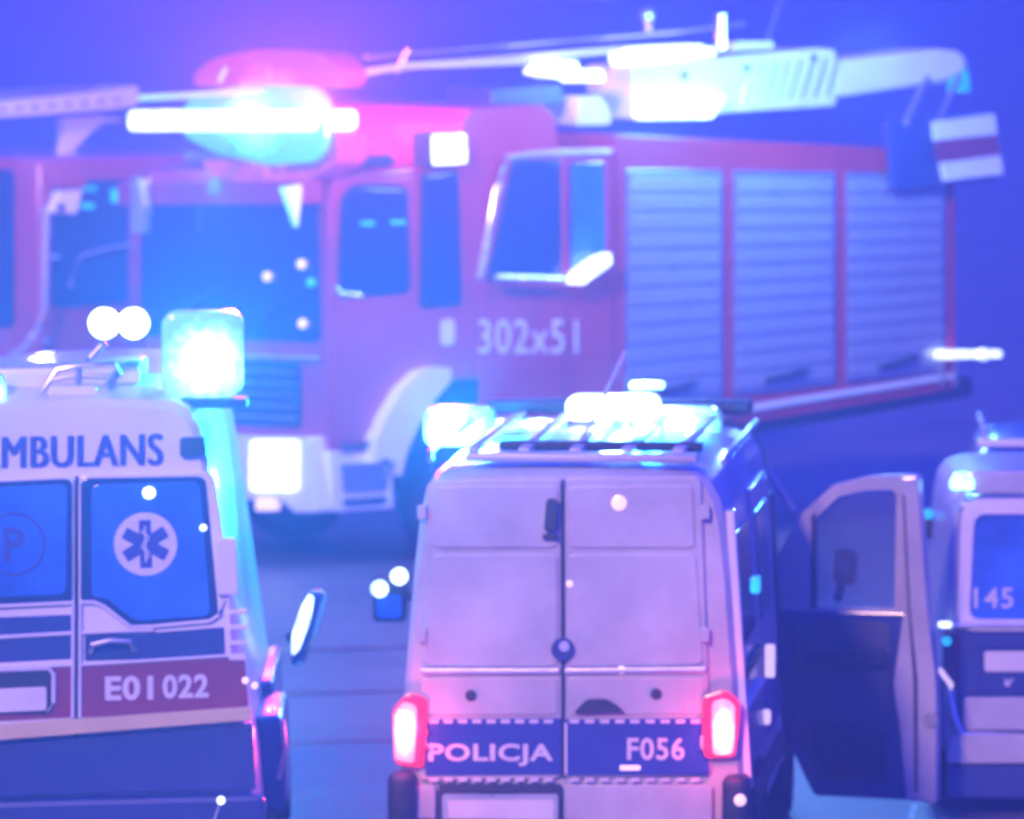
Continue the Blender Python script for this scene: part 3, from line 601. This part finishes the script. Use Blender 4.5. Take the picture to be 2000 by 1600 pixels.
panel(B, 'floodlight', [(1004, 142), (1040, 152), (1074, 148), (1078, 118), (1030, 116)], .1, .25, 'lit_white', .04, .02)
panel(B, 'white_box', [(1078, 160), (1130, 158), (1128, 134), (1078, 136)], .1, .25, 'lit_white', .03, .02)  # box emits though no lamp, its brightness painted in
panel(B, 'turret', [(1080, 245), (1150, 242), (1148, 214), (1130, 186), (1084, 188)], -.2, .5, 'white', .03, .02)
panel(B, 'turret_box', [(930, 215), (1070, 205), (1068, 165), (930, 170)], -.4, .6, 'navy', .03, .02)
line(B, 'hose_pipe', [(240, 190), (330, 186), (520, 170), (760, 128), (1000, 118)], .03, .2, 'white')
for q in ([(745, 140), (768, 96)], [(398, 160), (412, 132)]): line(B, 'rail_post', q, .02, .2, 'white')
lathe('side_beacon', B.px(1872, 152, 0), (0, 0, 1), [(.10, -.12), (.10, .02), (.06, .10), (.001, .13)], 'lit_blue', ta)
B2 = Plane(ta, (0, -.14, 0), (1, 0, 0), (0, 0, 1))
bsk = panel(B2, 'basket', [(1740, 240), (1940, 218), (1950, 350), (1750, 372)], -.10, .08, 'navy', .02, .01)
panel(B2, 'warning_board', [(1822, 275), (1944, 262), (1938, 222), (1818, 238)], .0, .03, 'white', 0, .004, bsk)
panel(B2, 'warning_board', [(1830, 318), (1950, 302), (1944, 263), (1824, 276)], .0, .024, 'ambred', 0, .004, bsk)
panel(B2, 'warning_board', [(1840, 354), (1956, 340), (1950, 303), (1832, 319)], .0, .03, 'white', 0, .004, bsk)
for x in (1765, 1828): tube('basket_strut', [B.px(x, 150, .3), B2.px(x + 4, 240, .0)], .03, 'steel', ta)
tube('guy_cable', [B.px(1480, 90, .1), B.px(1512, -10, .1)], .008, 'steel', ta)
lamp(ta, W3(1720, 130, 60.0), 450, (.05, .36, 1.0), .3); lamp(ta, W3(1260, 195, 58.2), 250, (.3, .4, 1.0), .3)  # first lamp has no fixture, added to brighten the boom
lamp(ta, W3(858, 290, 56.8), 120, (1.0, .25, .9), .2)

tb_ = truck_frame('fire_truck', 'second red fire truck behind the ambulance, its white ladder overhanging, cut by the left edge', 74, 63, 39.7)
T2 = Plane(tb_, (0, 0, 0), (1, 0, 0), (0, 0, 1)); T2F = Plane(tb_, (0, 0, 0), (0, -1, 0), (0, 0, 1))
box('cab_body', (1.6, 1.25, 1.85), (3.2, 2.48, 2.6), 'red', tb_, .08, 3)
panel(T2, 'side_window', [(96, 600), (150, 596), (246, 590), (246, 350), (110, 352), (98, 372)], .006, .02, 'glass', .08, .005)
panel(T2F, 'windscreen', [(-200, 620), (30, 640), (30, 330), (-200, 340)], .01, .02, 'glass', .08, .005)
line(T2, 'mirror_arm', [(76, 400), (72, 500), (72, 600), (60, 640), (30, 680), (-4, 702)], .03, .12, 'chrome'); line(T2, 'grab_rail', [(76, 500), (98, 502)], .02, .12, 'chrome')
mm2 = panel(T2, 'wing_mirror', [(74, 414), (118, 416), (130, 368), (88, 372)], .12, .12, 'white', .02, .02); disc(T2, 'mirror_lamp', 86, 404, .04, .24, .02, 'black', mm2)
panel(T2, 'mirror_hood', [(84, 366), (136, 364), (140, 340), (84, 344)], .12, .12, 'red', .02, .02)
rect(T2, 'glass_glint', 212, 368, 264, 396, .03, .04, 'lit_blue', .02, .01)  # reflections in the cab glass, built as glowing patches
for x, y in ((168, 368), (165, 402)): rect(T2, 'glass_glint', x - 12, y - 5, x + 12, y + 5, .03, .03, 'lit_blue', .01, .003)
line(T2, 'wiper', [(130, 560), (152, 500), (200, 486), (256, 476)], .012, .04, 'chrome')
for y in (664, 690): disc(T2, 'grab_knob', 67, y, .03, .15, .03, 'chrome')
LB = Plane(tb_, (0, .9, 0), (1, 0, 0), (0, 0, 1))
lad = panel(LB, 'ladder_beam', [(-120, 236), (188, 212), (236, 206), (238, 166), (160, 178), (-120, 204)], -.25, .5, 'white', .02, .02)
for k in range(9): disc(LB, 'ladder_rivet', -60 + k * 32, 216 - k * 2.6, .02, .25, .012, 'black', lad)
panel(LB, 'ladder_rail', [(-120, 200), (150, 176), (150, 166), (-120, 186)], -.2, .4, 'steel', .01, .01)
panel(LB, 'ladder_bracket', [(110, 304), (128, 300), (160, 262), (190, 240), (228, 236), (228, 232), (180, 226), (112, 230)], .0, .1, 'white', .01, .01)
line(LB, 'bracket_foot', [(60, 310), (118, 306)], .035, .05, 'white')
panel(LB, 'ladder_rest', [(66, 345), (100, 343), (100, 305), (70, 305)], -.2, .3, 'navy', .01, .01)
for x in (1.2, 4.6):
    for yy in (.16, 2.3): wheel(tb_, x, yy, .5, .5, .3, (0, -1 if yy < 1 else 1, 0), 'chrome')
box('equipment_body', (5.0, 1.25, 1.9), (3.4, 2.44, 2.4), 'red', tb_, .04, 2)
lamp(tb_, W3(60, 320, 61), 120, (.6, .6, 1.0), .1)  # added lamp without a fixture, brightens the ladder bracket

# ------------------------------------------------------------------ second police van (right edge)
pr = thing('police_van', 'white and blue police minivan numbered on its rear window, cut by the right edge', 'van', (3.66, 45.4, 0), (0, 0, R(-1)))
body(pr, [(0, .42, 2.00, .90, .80), (.05, .40, 2.04, .94, .84), (.5, .36, 2.07, .95, .84), (3.0, .36, 2.07, .95, .84), (3.4, .36, 2.0, .94, .8), (4.2, .36, 1.3, .9, .76), (4.8, .4, 1.0, .8, .6)], 'silver', .10)
Q = Plane(pr, (0, 0, 0), (1, 0, 0), (0, .10, 1))
tg = panel(Q, 'tailgate', [(1868, 1430), (2370, 1430), (2358, 985), (1876, 980)], .004, .03, 'navy', .05, .01)
ring(Q, 'window_frame', [(1868, 1232), (2368, 1232), (2352, 975), (1878, 975)], [(1892, 1210), (2342, 1210), (2330, 1006), (1902, 1004)], .03, .03, 'white', .12, .08, tg)
panel(Q, 'rear_window', [(1888, 1214), (2346, 1214), (2334, 1000), (1898, 1000)], .032, .008, 'sky_glass', .08, .003, tg)
text(Q, 'lettering', '145', 1902, 1978, 1148, 1188, .042, 'letter', tg, bold=.01)
line(Q, 'chrome_strip', [(1842, 1222), (1900, 1221), (2366, 1221)], .028, .05, 'chrome', tg)
ring(Q, 'plate_recess', [(1898, 1350), (2340, 1350), (2340, 1255), (1898, 1255)], [(1910, 1340), (2328, 1340), (2328, 1264), (1910, 1264)], .034, .02, 'navy', .03, .03, tg)
rect(Q, 'number_plate', 1922, 1272, 2060, 1312, .036, .014, 'plate', .02, .003)
text(Q, 'lettering', 'K', 1962, 1982, 1326, 1348, .036, 'letter', tg)
rect(Q, 'lower_tailgate', 1882, 1362, 2360, 1426, .034, .02, 'silver', .03, .008, tg)
tl = panel(Q, 'tail_light', [(1840, 1340), (1872, 1344), (1878, 1240), (1842, 1232)], .0, .06, 'dull_lens', .03, .01)
rect(Q, 'tail_light', 2362, 1236, 2396, 1342, .0, .06, 'redlens', .03, .01)
disc(Q, 'lit_spot', 1848, 1252, .03, .061, .012, 'lit_blue', tl); rect(Q, 'roof_lamp', 1832, 1214, 1858, 1226, .02, .08, 'lit_white', .015, .01)
panel(Q, 'corner_reflector', [(1830, 1310), (1836, 1302), (1862, 1336), (1858, 1348)], .061, .02, 'lit_dim', .01, .005)
line(Q, 'corner_trim', [(1852, 1340), (1862, 1400), (1880, 1436), (2000, 1440), (2380, 1440)], .03, .04, 'chrome')
panel(Q, 'rear_bumper', [(1846, 1490), (2390, 1490), (2384, 1434), (1856, 1434)], .0, .14, 'silver', .04, .03)
panel(Q, 'bumper_skirt', [(1850, 1560), (2390, 1560), (2390, 1492), (1850, 1492)], .0, .10, 'navy', .03, .02)
rect(Q, 'roof_edge', 1892, 920, 2340, 966, .0, .04, 'silver', .04, .02)
u, v = Q.uv(1878, 940); lathe('roof_beacon', Q.at(u, v, .05), (0, 0, 1), [(.08, -.05), (.08, .0), (.05, .05), (.001, .06)], 'lit_cyan', pr)
panel(Q, 'hinge_cover', [(1858, 978), (1872, 978), (1872, 950), (1856, 952)], .03, .04, 'chrome', .01, .01)
mq = Plane(pr, (0, 2.8, 0), (1, 0, 0), (0, 0, 1)); tube('mirror_arm', [mq.px(1800, 1000), mq.px(1842, 1010)], .02, 'black', pr)
rect(mq, 'wing_mirror', 1788, 1010, 1824, 1050, 0, .1, 'black', .03, .02); disc(mq, 'mirror_lamp', 1812, 1001, .035, .1, .02, 'lit_blue')
for yy in (.9, 3.8):
    for sx in (-1, 1): wheel(pr, sx * .86, yy, .33, .33, .22, (sx, 0, 0))

# blue car standing in front of it
bc = thing('parked_car', 'dark blue estate car beyond the police minivan, only its roof showing above it', 'car', (4.02, 51.0, gz(51)), (0, 0, R(-2)))
bc.scale = (1, 1, 1.09)
body(bc, [(0, .35, 1.0, .86, .8), (.1, .32, 1.1, .9, .85), (.5, .3, 1.5, .9, .66), (.9, .3, 1.62, .9, .66), (2.3, .3, 1.62, .9, .66), (3.1, .3, 1.15, .9, .74), (4.2, .32, .95, .86, .76), (4.4, .4, .8, .8, .6)], 'navy', .02)
tube('roof_rail', [(-.62, .7, 1.63), (-.62, .8, 1.68), (-.62, 2.2, 1.68), (-.62, 2.3, 1.63)], .02, 'chrome', bc); tube('roof_rail', [(.62, .7, 1.63), (.62, .8, 1.68), (.62, 2.2, 1.68), (.62, 2.3, 1.63)], .02, 'chrome', bc)
box('rear_window', (0, .33, 1.28), (1.25, .06, .28), 'glass', bc, .02)
box('roof_spoiler', (0, .62, 1.60), (1.36, .18, .05), 'white', bc, .02)
for sx in (-1, 1):
    box('tail_light', (sx * .78, .06, .9), (.16, .08, .22), 'redlens', bc, .02)
    for yy in (.75, 3.45): wheel(bc, sx * .82, yy, .31, .31, .2, (sx, 0, 0))

# ------------------------------------------------------------------ haze
hb = box('haze', (0, 170, 8.6), (300, 560, 19.4), 'black', None, 0); hb.data.materials.clear()
hm = bpy.data.materials.new('haze_air'); hm.use_nodes = True; t = hm.node_tree; t.nodes.clear()
o_ = t.nodes.new('ShaderNodeOutputMaterial'); pvn = t.nodes.new('ShaderNodeVolumePrincipled')
pvn.inputs['Color'].default_value = (.32, .50, 1, 1); pvn.inputs['Density'].default_value = .0078; pvn.inputs['Anisotropy'].default_value = .40
t.links.new(pvn.outputs['Volume'], o_.inputs['Volume']); hb.data.materials.append(hm); hb['kind'] = 'stuff'
